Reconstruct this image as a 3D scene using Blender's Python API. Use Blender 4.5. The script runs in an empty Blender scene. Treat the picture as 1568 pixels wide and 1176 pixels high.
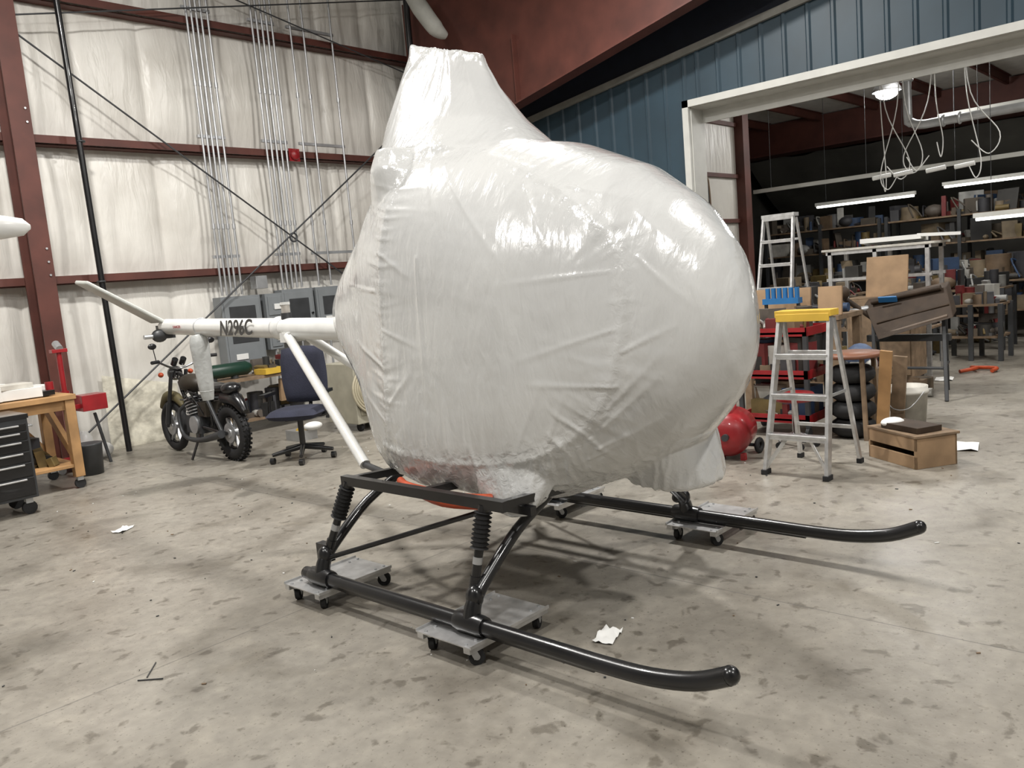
import bpy, bmesh, math, random
import numpy as np
from mathutils import Vector, Matrix, noise, Euler
random.seed(7)
D=bpy.data; SC=bpy.context.scene; COL=SC.collection
SC.view_settings.view_transform='Standard'
SC.view_settings.exposure=0.0

# ---------------------------------------------------------------- materials
MC={}
def mat(name,col,rough=.6,metal=0.,var=.12,scale=6.,bump=0.,bscale=20.,emit=0.,coat=0.,spec=.5):
    if name in MC: return MC[name]
    m=D.materials.new(name); m.use_nodes=True; nt=m.node_tree; N=nt.nodes; L=nt.links
    b=N['Principled BSDF']
    tc=N.new('ShaderNodeTexCoord'); nz=N.new('ShaderNodeTexNoise'); nz.inputs['Scale'].default_value=scale; nz.inputs['Detail'].default_value=5
    L.new(tc.outputs['Object'],nz.inputs['Vector'])
    cr=N.new('ShaderNodeValToRGB'); cr.color_ramp.elements[0].position=.3; cr.color_ramp.elements[1].position=.7
    c=np.array(col)
    lo=np.clip(c*(1-var),0,1); hi=np.clip(c*(1+var),0,1)
    cr.color_ramp.elements[0].color=(*lo,1); cr.color_ramp.elements[1].color=(*hi,1)
    L.new(nz.outputs['Fac'],cr.inputs['Fac']); L.new(cr.outputs['Color'],b.inputs['Base Color'])
    b.inputs['Roughness'].default_value=rough; b.inputs['Metallic'].default_value=metal
    b.inputs['Coat Weight'].default_value=coat
    b.inputs['Specular IOR Level'].default_value=spec
    if bump>0:
        n2=N.new('ShaderNodeTexNoise'); n2.inputs['Scale'].default_value=bscale; n2.inputs['Detail'].default_value=4
        L.new(tc.outputs['Object'],n2.inputs['Vector'])
        bp=N.new('ShaderNodeBump'); bp.inputs['Strength'].default_value=bump; bp.inputs['Distance'].default_value=.02
        L.new(n2.outputs['Fac'],bp.inputs['Height']); L.new(bp.outputs['Normal'],b.inputs['Normal'])
    if emit>0:
        b.inputs['Emission Color'].default_value=(*col,1); b.inputs['Emission Strength'].default_value=emit
    MC[name]=m; return m

BLK=mat('black_paint',(.009,.009,.010),.28,var=.3,coat=.3)
RUB=mat('black_rubber',(.013,.013,.014),.75,var=.3,bump=.1)
ALU=mat('aluminum',(.62,.62,.62),.36,.75,var=.18,scale=15)
STL=mat('galvanized_steel',(.48,.49,.50),.42,.7,var=.15)
REDB=mat('red_oxide_steel',(.088,.026,.018),.6,var=.25,scale=3)
WHT=mat('white_paint',(.72,.72,.70),.4,var=.05)
BOOM=mat('boom_white_paint',(.72,.72,.70),.3,var=.06,coat=.3)
WOOD=mat('pine_wood',(.38,.215,.09),.65,var=.3,scale=4)
PLY=mat('plywood',(.30,.195,.11),.7,var=.2,scale=5)
OLDW=mat('old_wood',(.19,.13,.08),.75,var=.35,scale=8)
RED=mat('red_paint',(.27,.010,.014),.4,var=.2,coat=.3)
YEL=mat('yellow_plastic',(.62,.40,.05),.5)
NAVY=mat('navy_fabric',(.022,.024,.042),.9,var=.2,bump=.2,bscale=80)
GRYP=mat('grey_cabinet_paint',(.20,.215,.225),.45,var=.06)
BLUE=mat('blue_plastic',(.02,.13,.32),.4)
GREEN=mat('green_paint',(.008,.035,.022),.4)
ORG=mat('orange_hose_rubber',(.42,.06,.015),.5,var=.25)
BRN=mat('brown_painted_metal',(.045,.030,.020),.6,var=.3,spec=.25)
DIRT=mat('dirty_white_plastic',(.52,.50,.45),.55,var=.18,scale=9)
INSUL=mat('yellow_foam_insulation',(.62,.59,.49),.9,var=.25,scale=9,bump=.6,bscale=14)
CARD=mat('cardboard',(.33,.22,.13),.8)
DKG=mat('dark_grey_metal',(.04,.042,.045),.45,var=.2)
PAPR=mat('paper',(.75,.75,.73),.8,var=.03)
TUBE=mat('fluorescent_tube_glow',(1,.97,.90),.4,emit=6)
LAMP=mat('lamp_glow',(1,.97,.9),.4,emit=60)
CHR=mat('chrome',(.5,.5,.52),.2,1.,var=.05)

def wrap_mat():
    m=D.materials.new('white_shrink_wrap_film'); m.use_nodes=True; nt=m.node_tree; N=nt.nodes; L=nt.links
    b=N['Principled BSDF']
    b.inputs['Roughness'].default_value=.22; b.inputs['Specular IOR Level'].default_value=.9
    b.inputs['Coat Weight'].default_value=1.; b.inputs['Coat Roughness'].default_value=.10; b.inputs['Coat IOR'].default_value=1.6
    tc=N.new('ShaderNodeTexCoord')
    n0=N.new('ShaderNodeTexNoise'); n0.inputs['Scale'].default_value=1.6; n0.inputs['Detail'].default_value=3; L.new(tc.outputs['Object'],n0.inputs['Vector'])
    r0=N.new('ShaderNodeValToRGB'); e=r0.color_ramp.elements; e[0].position=.35; e[0].color=(.61,.615,.61,1); e[1].position=.65; e[1].color=(.68,.685,.675,1)
    L.new(n0.outputs['Fac'],r0.inputs['Fac']); L.new(r0.outputs['Color'],b.inputs['Base Color'])
    n1=N.new('ShaderNodeTexNoise'); n1.inputs['Scale'].default_value=3.2; n1.inputs['Detail'].default_value=2; n1.inputs['Distortion'].default_value=.6
    mp=N.new('ShaderNodeMapping'); mp.inputs['Rotation'].default_value=(.6,.2,.3); mp.inputs['Scale'].default_value=(1,3.0,.8); L.new(tc.outputs['Object'],mp.inputs['Vector'])
    n3=N.new('ShaderNodeTexNoise'); n3.inputs['Scale'].default_value=8; n3.inputs['Detail'].default_value=4; n3.inputs['Distortion'].default_value=.4; L.new(mp.outputs[0],n3.inputs['Vector'])
    n2=N.new('ShaderNodeTexNoise'); n2.inputs['Scale'].default_value=24; n2.inputs['Detail'].default_value=4; n2.inputs['Distortion'].default_value=1.5
    at=N.new('ShaderNodeAttribute'); at.attribute_name='crinkle'
    L.new(tc.outputs['Object'],n1.inputs['Vector']); L.new(tc.outputs['Object'],n2.inputs['Vector'])
    mul=N.new('ShaderNodeMath'); mul.operation='MULTIPLY'; L.new(n2.outputs['Fac'],mul.inputs[0]); L.new(at.outputs['Fac'],mul.inputs[1])
    b1=N.new('ShaderNodeBump'); b1.inputs['Strength'].default_value=.14; b1.inputs['Distance'].default_value=.05
    L.new(n1.outputs['Fac'],b1.inputs['Height'])
    b3=N.new('ShaderNodeBump'); b3.inputs['Strength'].default_value=.20; b3.inputs['Distance'].default_value=.03
    L.new(n3.outputs['Fac'],b3.inputs['Height']); L.new(b1.outputs['Normal'],b3.inputs['Normal'])
    b2=N.new('ShaderNodeBump'); b2.inputs['Strength'].default_value=.5; b2.inputs['Distance'].default_value=.02
    L.new(mul.outputs[0],b2.inputs['Height']); L.new(b3.outputs['Normal'],b2.inputs['Normal']); L.new(b2.outputs['Normal'],b.inputs['Normal']); L.new(b2.outputs['Normal'],b.inputs['Coat Normal'])
    return m

def floor_mat():
    m=D.materials.new('worn_concrete'); m.use_nodes=True; nt=m.node_tree; N=nt.nodes; L=nt.links
    b=N['Principled BSDF']; tc=N.new('ShaderNodeTexCoord')
    def nz(s,d=6,dist=0,off=0):
        n=N.new('ShaderNodeTexNoise'); n.inputs['Scale'].default_value=s; n.inputs['Detail'].default_value=d; n.inputs['Distortion'].default_value=dist
        mp=N.new('ShaderNodeMapping'); mp.inputs['Location'].default_value=(off,off*1.7,0); L.new(tc.outputs['Object'],mp.inputs['Vector'])
        L.new(mp.outputs[0],n.inputs['Vector']); return n
    def ramp(n,stops):
        r=N.new('ShaderNodeValToRGB'); e=r.color_ramp.elements
        e[0].position,e[0].color=stops[0][0],(*stops[0][1],1); e[1].position,e[1].color=stops[-1][0],(*stops[-1][1],1)
        for p,c in stops[1:-1]:
            q=e.new(p); q.color=(*c,1)
        L.new(n.outputs[0],r.inputs['Fac']); return r
    def mul(a,bn,f=1):
        x=N.new('ShaderNodeMix'); x.data_type='RGBA'; x.blend_type='MULTIPLY'; x.inputs[0].default_value=f
        L.new(a.outputs[0] if a.bl_idname!='ShaderNodeMix' else a.outputs[2],x.inputs[6]); L.new(bn.outputs[0],x.inputs[7]); return x
    base=ramp(nz(.9,8,.6),[(.3,(.200,.182,.154)),(.5,(.25,.230,.197)),(.72,(.29,.270,.235))])
    blot=ramp(nz(1.7,9,.4,5),[(.32,(.55,.53,.50)),(.46,(1,1,1)),(1,(1,1,1))])
    spots=ramp(nz(9,4,.3,9),[(.33,(.45,.43,.40)),(.40,(1,1,1)),(1,(1,1,1))])
    mott=ramp(nz(14,8,.2,33),[(.3,(.84,.835,.83)),(.7,(1.12,1.12,1.11))])
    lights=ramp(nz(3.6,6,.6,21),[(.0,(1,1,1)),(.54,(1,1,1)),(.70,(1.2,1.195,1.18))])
    speck=ramp(nz(60,3),[(.28,(.45,.43,.40)),(.38,(1,1,1)),(.66,(1,1,1)),(.74,(1.25,1.25,1.2))])
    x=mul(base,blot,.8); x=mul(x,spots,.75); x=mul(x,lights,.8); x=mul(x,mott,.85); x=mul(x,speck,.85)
    sp=N.new('ShaderNodeSeparateXYZ'); L.new(tc.outputs['Object'],sp.inputs[0])
    def joint(out,pos):
        s=N.new('ShaderNodeMath'); s.operation='SUBTRACT'; L.new(out,s.inputs[0]); s.inputs[1].default_value=pos
        a=N.new('ShaderNodeMath'); a.operation='PINGPONG'; L.new(s.outputs[0],a.inputs[0]); a.inputs[1].default_value=2.9
        c=N.new('ShaderNodeMath'); c.operation='LESS_THAN'; L.new(a.outputs[0],c.inputs[0]); c.inputs[1].default_value=.004; return c
    j1=joint(sp.outputs['X'],3.72); j2=joint(sp.outputs['Y'],-1.9)
    mx=N.new('ShaderNodeMath'); mx.operation='MAXIMUM'; L.new(j1.outputs[0],mx.inputs[0]); L.new(j2.outputs[0],mx.inputs[1])
    sc=N.new('ShaderNodeMath'); sc.operation='MULTIPLY'; L.new(mx.outputs[0],sc.inputs[0]); sc.inputs[1].default_value=.6
    fx=N.new('ShaderNodeMix'); fx.data_type='RGBA'; L.new(sc.outputs[0],fx.inputs[0]); L.new(x.outputs[2],fx.inputs[6]); fx.inputs[7].default_value=(.08,.075,.07,1)
    L.new(fx.outputs[2],b.inputs['Base Color'])
    rr=ramp(nz(1.7,5),[(.3,(.28,)*3),(.7,(.46,)*3)]); L.new(rr.outputs[0],b.inputs['Roughness'])
    bp=N.new('ShaderNodeBump'); bp.inputs['Strength'].default_value=.15; bp.inputs['Distance'].default_value=.01
    L.new(nz(30,6).outputs[0],bp.inputs['Height']); L.new(bp.outputs['Normal'],b.inputs['Normal'])
    return m

# ---------------------------------------------------------------- mesh builder
class Bd:
    def __init__(s): s.v=[];s.f=[];s.m=[];s.sm=[];s.mats=[];s.M=Matrix.Identity(4)
    def add(s,vs,fs,mt,smooth=False):
        if mt not in s.mats: s.mats.append(mt)
        k=s.mats.index(mt); o=len(s.v)
        s.v+= [tuple(s.M@Vector(v)) for v in vs]
        for f in fs: s.f.append([o+i for i in f]); s.m.append(k); s.sm.append(smooth)
    def box(s,c,sz,mt,rot=(0,0,0)):
        R=Euler(rot).to_matrix(); c=Vector(c); vs=[]
        for z in(-.5,.5):
            for y in(-.5,.5):
                for x in(-.5,.5): vs.append(c+R@Vector((x*sz[0],y*sz[1],z*sz[2])))
        s.add(vs,[(0,2,3,1),(4,5,7,6),(0,1,5,4),(2,6,7,3),(0,4,6,2),(1,3,7,5)],mt)
    def bb(s,x0,x1,y0,y1,z0,z1,mt): s.box(((x0+x1)/2,(y0+y1)/2,(z0+z1)/2),(abs(x1-x0),abs(y1-y0),abs(z1-z0)),mt)
    def beam(s,a,b,w,h,mt,up=(0,0,1)):
        a=Vector(a);b=Vector(b);d=(b-a).normalized();u=Vector(up)
        if abs(d.dot(u))>.98:u=Vector((1,0,0))
        r=d.cross(u).normalized();u=r.cross(d)
        vs=[p+r*x*w/2+u*y*h/2 for p in(a,b) for x,y in((-1,-1),(1,-1),(1,1),(-1,1))]
        s.add(vs,[(0,1,2,3),(7,6,5,4),(0,4,5,1),(1,5,6,2),(2,6,7,3),(3,7,4,0)],mt)
    def tube(s,pts,r,mt,n=12,caps=True,sub=0,closed=False):
        P=[Vector(p) for p in pts]
        R=list(r) if hasattr(r,'__len__') else [r]*len(P)
        if sub:
            Q=[];RR=[];k=len(P)
            for i in range(k-1):
                p0=P[max(i-1,0)];p1=P[i];p2=P[i+1];p3=P[min(i+2,k-1)]
                for j in range(sub):
                    t=j/sub
                    Q.append(.5*((2*p1)+(p2-p0)*t+(2*p0-5*p1+4*p2-p3)*t*t+(3*p1-p0-3*p2+p3)*t**3)); RR.append(R[i]*(1-t)+R[i+1]*t)
            Q.append(P[-1]);RR.append(R[-1]);P,R=Q,RR
        k=len(P);vs=[];fs=[];prev=None
        for i in range(k):
            t=(P[min(i+1,k-1)]-P[max(i-1,0)])
            if closed: t=P[(i+1)%k]-P[(i-1)%k]
            if t.length<1e-9: t=Vector((0,0,1))
            t.normalize()
            if prev is None:
                a=Vector((0,0,1)) if abs(t.z)<.9 else Vector((1,0,0)); u=t.cross(a).normalized()
            else:
                u=(prev-t*prev.dot(t)); u=u.normalized() if u.length>1e-6 else t.orthogonal().normalized()
            prev=u;w=t.cross(u)
            for j in range(n):
                a=2*math.pi*j/n; vs.append(P[i]+(u*math.cos(a)+w*math.sin(a))*R[i])
        for i in range(k if closed else k-1):
            i2=(i+1)%k
            for j in range(n):
                j2=(j+1)%n; fs.append((i*n+j,i*n+j2,i2*n+j2,i2*n+j))
        s.add(vs,fs,mt,True)
        if caps and not closed:
            s.add(vs[:n],[tuple(range(n))[::-1]],mt); s.add(vs[-n:],[tuple(range(n))],mt)
    def cyl(s,a,b,r,mt,r2=None,n=16): s.tube([a,b],[r,r if r2 is None else r2],mt,n)
    def lathe(s,prof,c,mt,axis=(0,0,1),n=24):
        a=Vector(axis).normalized();u=a.orthogonal().normalized();w=a.cross(u);c=Vector(c);vs=[];fs=[]
        for r,z in prof:
            for j in range(n):
                t=2*math.pi*j/n; vs.append(c+a*z+(u*math.cos(t)+w*math.sin(t))*r)
        for i in range(len(prof)-1):
            for j in range(n): fs.append((i*n+j,i*n+(j+1)%n,(i+1)*n+(j+1)%n,(i+1)*n+j))
        s.add(vs,fs,mt,True)
        for k,rev in((0,True),(len(prof)-1,False)):
            if prof[k][0]>1e-4: 
                q=list(range(n)); s.add(vs[k*n:(k+1)*n],[tuple(q[::-1] if rev else q)],mt)
    def sph(s,c,r,mt,n=16):
        r=r if hasattr(r,'__len__') else (r,r,r); c=Vector(c);vs=[];fs=[];m=n//2
        for i in range(m+1):
            p=math.pi*i/m
            for j in range(n):
                t=2*math.pi*j/n; vs.append(c+Vector((r[0]*math.sin(p)*math.cos(t),r[1]*math.sin(p)*math.sin(t),r[2]*math.cos(p))))
        for i in range(m):
            for j in range(n): fs.append((i*n+j,(i+1)*n+j,(i+1)*n+(j+1)%n,i*n+(j+1)%n))
        s.add(vs,fs,mt,True)
    def torus(s,c,R,r,mt,axis=(0,0,1),n=28,k=10,sq=1.):
        a=Vector(axis).normalized();u=a.orthogonal().normalized();w=a.cross(u);c=Vector(c);vs=[];fs=[]
        for i in range(n):
            t=2*math.pi*i/n;d=u*math.cos(t)+w*math.sin(t)
            for j in range(k):
                p=2*math.pi*j/k; vs.append(c+d*(R+r*math.cos(p))+a*r*sq*math.sin(p))
        for i in range(n):
            for j in range(k): fs.append((i*k+j,((i+1)%n)*k+j,((i+1)%n)*k+(j+1)%k,i*k+(j+1)%k))
        s.add(vs,fs,mt,True)
    def poly(s,pts,thick,mt,nrm):
        nrm=Vector(nrm).normalized()*thick;n=len(pts)
        vs=[Vector(p) for p in pts]+[Vector(p)+nrm for p in pts]
        fs=[tuple(range(n))[::-1],tuple(range(n,2*n))]+[(i,(i+1)%n,n+(i+1)%n,n+i) for i in range(n)]
        s.add(vs,fs,mt)
    def done(s,name,parent=None,bevel=0.):
        me=D.meshes.new(name); me.from_pydata(s.v,[],s.f)
        for m in s.mats: me.materials.append(m)
        me.polygons.foreach_set('material_index',s.m); me.polygons.foreach_set('use_smooth',s.sm)
        bm=bmesh.new(); bm.from_mesh(me); bmesh.ops.recalc_face_normals(bm,faces=bm.faces); bm.to_mesh(me); bm.free()
        o=D.objects.new(name,me); COL.objects.link(o)
        if bevel:
            b=o.modifiers.new('bevel','BEVEL'); b.width=bevel; b.segments=2; b.limit_method='ANGLE'; b.angle_limit=math.radians(50)
        if parent: o.parent=parent
        return o
def empty(name,loc=(0,0,0)):
    e=D.objects.new(name,None); e.location=loc; COL.objects.link(e); return e
def rotz(a,loc=(0,0,0)): return Matrix.Translation(loc)@Matrix.Rotation(a,4,'Z')

# ---------------------------------------------------------------- room
YW=10.88; XW=10.15
b=Bd(); b.bb(-6,24,-6.5,YW+.3,-.1,0,floor_mat()); b.done('floor')

def wallmat():
    m=D.materials.new('white_vinyl_insulation'); m.use_nodes=True; nt=m.node_tree; N=nt.nodes; L=nt.links
    b=N['Principled BSDF']; b.inputs['Roughness'].default_value=.36
    tc=N.new('ShaderNodeTexCoord'); n=N.new('ShaderNodeTexNoise'); n.inputs['Scale'].default_value=1.3; n.inputs['Detail'].default_value=6
    L.new(tc.outputs['Object'],n.inputs['Vector'])
    r=N.new('ShaderNodeValToRGB'); e=r.color_ramp.elements; e[0].position=.3; e[0].color=(.59,.565,.515,1); e[1].position=.65; e[1].color=(.76,.74,.69,1)
    L.new(n.outputs['Fac'],r.inputs['Fac']); L.new(r.outputs['Color'],b.inputs['Base Color'])
    n2=N.new('ShaderNodeTexNoise'); n2.inputs['Scale'].default_value=6; n2.inputs['Detail'].default_value=3; n2.inputs['Distortion'].default_value=.6
    mp=N.new('ShaderNodeMapping'); mp.inputs['Scale'].default_value=(1.6,1,.35); L.new(tc.outputs['Object'],mp.inputs['Vector']); L.new(mp.outputs[0],n2.inputs['Vector'])
    bp=N.new('ShaderNodeBump'); bp.inputs['Strength'].default_value=.35; bp.inputs['Distance'].default_value=.05
    L.new(n2.outputs['Fac'],bp.inputs['Height']); L.new(bp.outputs['Normal'],b.inputs['Normal']); return m
WM=wallmat()
GZ=[0,2.2,3.84,5.5,7.0]
def billow_wall(name,x0,x1,y,ztop,seam=.92,amp=.08,mt=WM):
    nx=int((x1-x0)/.035); nz=int(ztop/.06); vs=[];fs=[]
    for i in range(nz+1):
        z=ztop*i/nz
        k=max(j for j in range(len(GZ)-1) if GZ[j]<=z+1e-6); t=(z-GZ[k])/(GZ[k+1]-GZ[k]); s=math.sin(math.pi*min(max(t,0),1))**.6
        for j in range(nx+1):
            x=x0+(x1-x0)*j/nx; u=((x-x0)/seam)%1.; q=min(u,1-u)*seam
            dy=-amp*s*(1-math.exp(-q/.07)) + .03*s*noise.noise((x*1.2,z*.8,3)) + .014*(noise.noise((x*5,z*1.2,9)))*s
            dy+=.012*noise.noise((x*14,z*1.5,5))*(1-s)
            vs.append((x,y+dy,z))
    for i in range(nz):
        for j in range(nx): a=i*(nx+1)+j; fs.append((a,a+1,a+nx+2,a+nx+1))
    bb=Bd(); bb.add(vs,fs,mt,True); bb.bb(x0,x1,y+.06,y+.12,0,ztop,mt)
    return bb.done(name)
billow_wall('wall_left',-5.9,10.1,YW,6.65)
GREYW=mat('grey_wall_liner',(.38,.37,.35),.7,var=.08,scale=1)
b=Bd(); b.bb(-6.1,-6,-6.5,YW,0,9,GREYW); b.done('wall_back')
b=Bd(); b.bb(-6,24,-6.6,-6.5,0,9,GREYW); b.done('wall_right')
b=Bd(); b.add([(-6,YW+.1,6.7),(XW,YW+.1,6.7),(XW,-6.5,8.9),(-6,-6.5,8.9),(-6,YW+.1,6.8),(XW,YW+.1,6.8),(XW,-6.5,9.0),(-6,-6.5,9.0)],
  [(0,1,2,3),(7,6,5,4),(0,4,5,1),(1,5,6,2),(2,6,7,3),(3,7,4,0)],GREYW); b.done('ceiling')
b=Bd()
for z in GZ[1:4]:
    b.bb(-5.9,10.05,YW-.27,YW-.02,z-.012,z+.0,REDB); b.bb(-5.9,10.05,YW-.275,YW-.255,z-.09,z,REDB); b.bb(-5.9,10.05,YW-.2,YW-.02,z-.10,z-.09,REDB)
b.done('trim_wall_girts')
def hcol(x,name,top=6.6):
    b=Bd(); b.bb(x-.11,x+.11,YW-.62,YW-.60,0,top,REDB); b.bb(x-.11,x+.11,YW-.30,YW-.28,0,top,REDB); b.bb(x-.008,x+.008,YW-.61,YW-.29,0,top,REDB)
    b.bb(x-.16,x+.16,YW-.66,YW-.26,0,.02,REDB)
    for z in (2.2,2.35,2.5,3.9,4.05):
        b.cyl((x+.06,YW-.625,z),(x+.06,YW-.635,z),.012,STL)
    return b.done(name)
hcol(3.42,'steel_column'); 
BLW=mat('blue_corrugated_panel',(.020,.042,.060),.5,var=.15,scale=2)
NVW=mat('dark_navy_panel',(.006,.009,.02),.6,var=.2)
WTR=mat('white_trim',(.50,.50,.47),.5,var=.06)
OP0=-5.2; OP1=5.8; HZ=3.80
def trimz(y): return 4.17+(8.26-y)*.13
b=Bd()
def corr(b,y0,y1,z0f,z1f,mt,x=XW,flip=1,pitch=.3):
    ys=[];y=y0
    while y<y1-1e-6:
        for o,dx in((0,0),(.02,-.025),(.05,-.025),(.07,0)):
            if y+o<y1: ys.append((y+o,dx))
        y+=pitch
    ys.append((y1,0)); vs=[];fs=[]
    for yy,dx in ys: vs+=[(x+dx,yy,z0f(yy)),(x+dx,yy,z1f(yy))]
    for i in range(len(ys)-1): fs.append((2*i,2*i+2,2*i+3,2*i+1))
    b.add(vs,fs,mt)
corr(b,OP1,10.9,lambda y:0,trimz,BLW); corr(b,OP0,OP1,lambda y:HZ,trimz,BLW); corr(b,-6.5,OP0,lambda y:0,trimz,BLW)
b.add([(XW+.02,10.9,trimz(10.9)),(XW+.02,-6.5,trimz(-6.5)),(XW+.02,-6.5,9.1),(XW+.02,10.9,9.1)],[(0,1,2,3)],NVW)
b.add([(XW+.1,OP1,0),(XW+.1,10.9,0),(XW+.1,10.9,9.1),(XW+.1,OP1,9.1)],[(0,1,2,3)],GREYW)
b.add([(XW+.1,OP0,HZ),(XW+.1,OP1,HZ),(XW+.1,OP1,9.1),(XW+.1,OP0,9.1)],[(0,1,2,3)],GREYW)
b.done('wall_blue')
b=Bd(); b.beam((XW-.04,10.8,trimz(10.8)),(XW-.04,-6.4,trimz(-6.4)),.05,.09,mat('tan_trim',(.20,.195,.175),.6)); b.done('trim_roofline')
b=Bd()
b.bb(XW-.045,XW+.02,OP1-.02,OP1+.07,0,HZ+.07,WTR); b.bb(XW-.045,XW+.02,OP0,OP1+.07,HZ-.02,HZ+.07,WTR)
b.bb(XW+.02,XW+.36,OP1-.03,OP1,0,HZ,WTR); b.bb(XW+.02,XW+.36,OP0,OP1,HZ-.03,HZ,WTR)
b.bb(XW+.33,XW+.36,OP0,OP1,HZ-.20,HZ,WTR)
b.done('trim_door_opening')
def rafter(x,name):
    b=Bd()
    lo=lambda y:4.22+(7.87-y)*.21
    pts=[(x,10.35,0),(x,9.9,0),(x,9.5,3.6),(x,8.9,4.0),(x,8.0,lo(8.0)),(x,-6.3,lo(-6.3)),(x,-6.3,lo(-6.3)+.9),(x,8.6,6.0),(x,10.35,6.2)]
    b.poly(pts,.015,REDB,(1,0,0))
    for a,c in zip(pts[1:5],pts[2:6]): b.beam(a,c,.24,.02,REDB,up=(0,0,1) if abs(Vector(c)[2]-Vector(a)[2])<3 else (0,1,0))
    b.beam(pts[6],pts[7],.24,.02,REDB)
    for y in (8.0,4.2,.5,-3): b.beam((x,y,lo(y)),(x,y,lo(y)+.95),.2,.015,REDB,up=(0,1,0))
    return b.done(name)
rafter(9.3,'steel_rafter_frame')
b=Bd(); b.cyl((3.5,YW-.40,4.98),(9.75,YW-.40,.55),.012,DKG,n=8); b.cyl((3.55,YW-.42,.2),(9.75,YW-.42,4.75),.012,DKG,n=8)
b.torus((6.88,YW-.41,2.58),.06,.012,DKG,axis=(0,1,0)); 
b.cyl((3.5,YW-.40,6.4),(9.75,YW-.40,5.1),.010,DKG,n=8); b.cyl((3.5,YW-.42,5.1),(9.75,YW-.42,6.4),.010,DKG,n=8)
b.done('cross_brace_rods')
b=Bd(); b.cyl((4.02,YW-.48,6.5),(4.12,YW-.48,0),.035,BLK)
for z in(2.1,3.75): b.torus((4.08,YW-.48,z),.04,.012,DKG)
b.done('black_standpipe')
def conduits(name,xs,ztop,zbot,y=YW-.33):
    b=Bd()
    for i,x in enumerate(xs):
        zb=zbot
        b.cyl((x,y,ztop),(x,y,zb),.016,STL,n=8)
        b.cyl((x,y,zb+.9),(x,y,zb+.97),.024,STL,n=8); b.cyl((x,y,4.6),(x,y,4.67),.024,STL,n=8)
    for z in (2.35,3.95,5.6):
        b.bb(min(xs)-.05,max(xs)+.05,y+.015,y+.05,z-.02,z+.02,STL)
    return b.done(name)
conduits('electrical_conduits',[5.70,5.77,5.84,5.91,6.0],6.5,1.82)
conduits('electrical_conduits',[6.66,6.74,6.82,6.90,6.98],6.5,1.86)
conduits('electrical_conduits',[7.28,7.5,8.0],6.5,1.86)
b=Bd()
def cab(b,x0,x1,z0,z1,dep=.22):
    b.bb(x0,x1,YW-.34,YW-.34+dep,z0,z1,GRYP); b.bb(x0+.03,x1-.03,YW-.355,YW-.34,z0+.04,z1-.04,GRYP)
    b.bb(x0+.10,x1-.10,YW-.362,YW-.354,z0+(z1-z0)*.35,z1-.14,DKG if (z1-z0)>.6 else GRYP)
    b.cyl((x1-.06,YW-.355,(z0+z1)/2),(x1-.06,YW-.385,(z0+z1)/2),.015,BLK)
    b.bb(x0+.12,x0+.3,YW-.37,YW-.36,z0+.12,z0+.2,PAPR)
cab(b,5.66,6.26,.80,1.80); cab(b,6.34,6.62,1.45,1.8); cab(b,6.62,7.15,1.1,1.84); cab(b,7.2,7.7,1.2,1.84); cab(b,7.8,8.3,1.2,1.8)
cab(b,6.34,6.56,1.0,1.3); cab(b,6.7,6.95,.7,.95); b.bb(6.22,6.40,YW-.36,YW-.2,1.88,2.06,STL)
for x in (6.44,6.9,7.4): b.cyl((x,YW-.3,1.2),(x,YW-.3,0),.016,STL,n=8)
b.bb(5.5,8.5,YW-.15,YW-.11,1.3,1.36,STL)
b.done('electrical_panels',bevel=.006)
b=Bd(); b.lathe([(.0,0),(.075,0),(.075,.03),(.06,.05),(0,.055)],(7.13,YW-.30,3.78),RED,axis=(0,-1,0)); b.bb(7.04,7.22,YW-.30,YW-.285,3.69,3.87,RED); b.done('fire_alarm_bell')
b=Bd(); n=26; vs=[];fs=[]
for i in range(n+1):
    for j in range(n+1):
        x=4.05+.95*i/n; z=.0+.95*j/n*(1-.25*(i/n)); e=min(i,n-i,j+3,n-j)/4
        vs.append((x,YW-.13-.03*min(e,1)-.025*noise.noise((x*6,z*6,1)),z))
for i in range(n):
    for j in range(n): a=i*(n+1)+j; fs.append((a,a+n+1,a+n+2,a+1))
b.add(vs,fs,INSUL,True); b.done('exposed_foam_insulation')
b=Bd(); DW=mat('duct_wrap',(.36,.36,.33),.7,bump=.6,bscale=8); b.tube([(8.5,9.3,6.0),(8.58,9.15,5.7),(8.7,9.0,5.4),(8.85,8.95,5.3)],[.10,.13,.12,.05],DW,sub=5,n=14)
b.tube([(9.0,9.9,6.4),(9.0,9.9,5.2),(9.2,9.9,4.9)],.05,BLK,sub=4); b.done('insulated_duct')

# ---------------------------------------------------------------- far room
CZ=4.62
b=Bd(); b.bb(XW+.1,21,-6.5,9.5,CZ,CZ+.05,mat('white_roof_liner',(.58,.57,.53),.7,var=.1)); b.done('ceiling.001')
b=Bd()
for k in range(10):
    y=-1+k*1.15
    b.bb(10.6,17.8,y-.05,y+.01,CZ-.02,CZ-.01,REDB); b.bb(10.6,17.8,y-.01,y+.005,CZ-.15,CZ-.01,REDB); b.bb(10.6,17.8,y-.0,y+.05,CZ-.16,CZ-.145,REDB)
b.done('trim_purlins')
b=Bd(); b.bb(17.9,18.0,-3,9.3,3.95,CZ-.02,REDB); b.bb(17.7,18.3,-3,9.3,3.92,3.95,REDB); b.done('steel_rafter_beam')
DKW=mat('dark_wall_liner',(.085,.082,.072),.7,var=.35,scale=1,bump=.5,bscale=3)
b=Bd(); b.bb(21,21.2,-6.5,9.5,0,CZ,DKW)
n=40; vs=[];fs=[]
for i in range(n+1):
    for j in range(9):
        y=-2+11*i/n; t=j/8; vs.append((18.3+2.6*t,y,3.9-1.5*t-.25*math.sin(math.pi*t)*abs(math.sin(y*1.3))+.1*noise.noise((y*2,t*3,0))))
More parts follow.
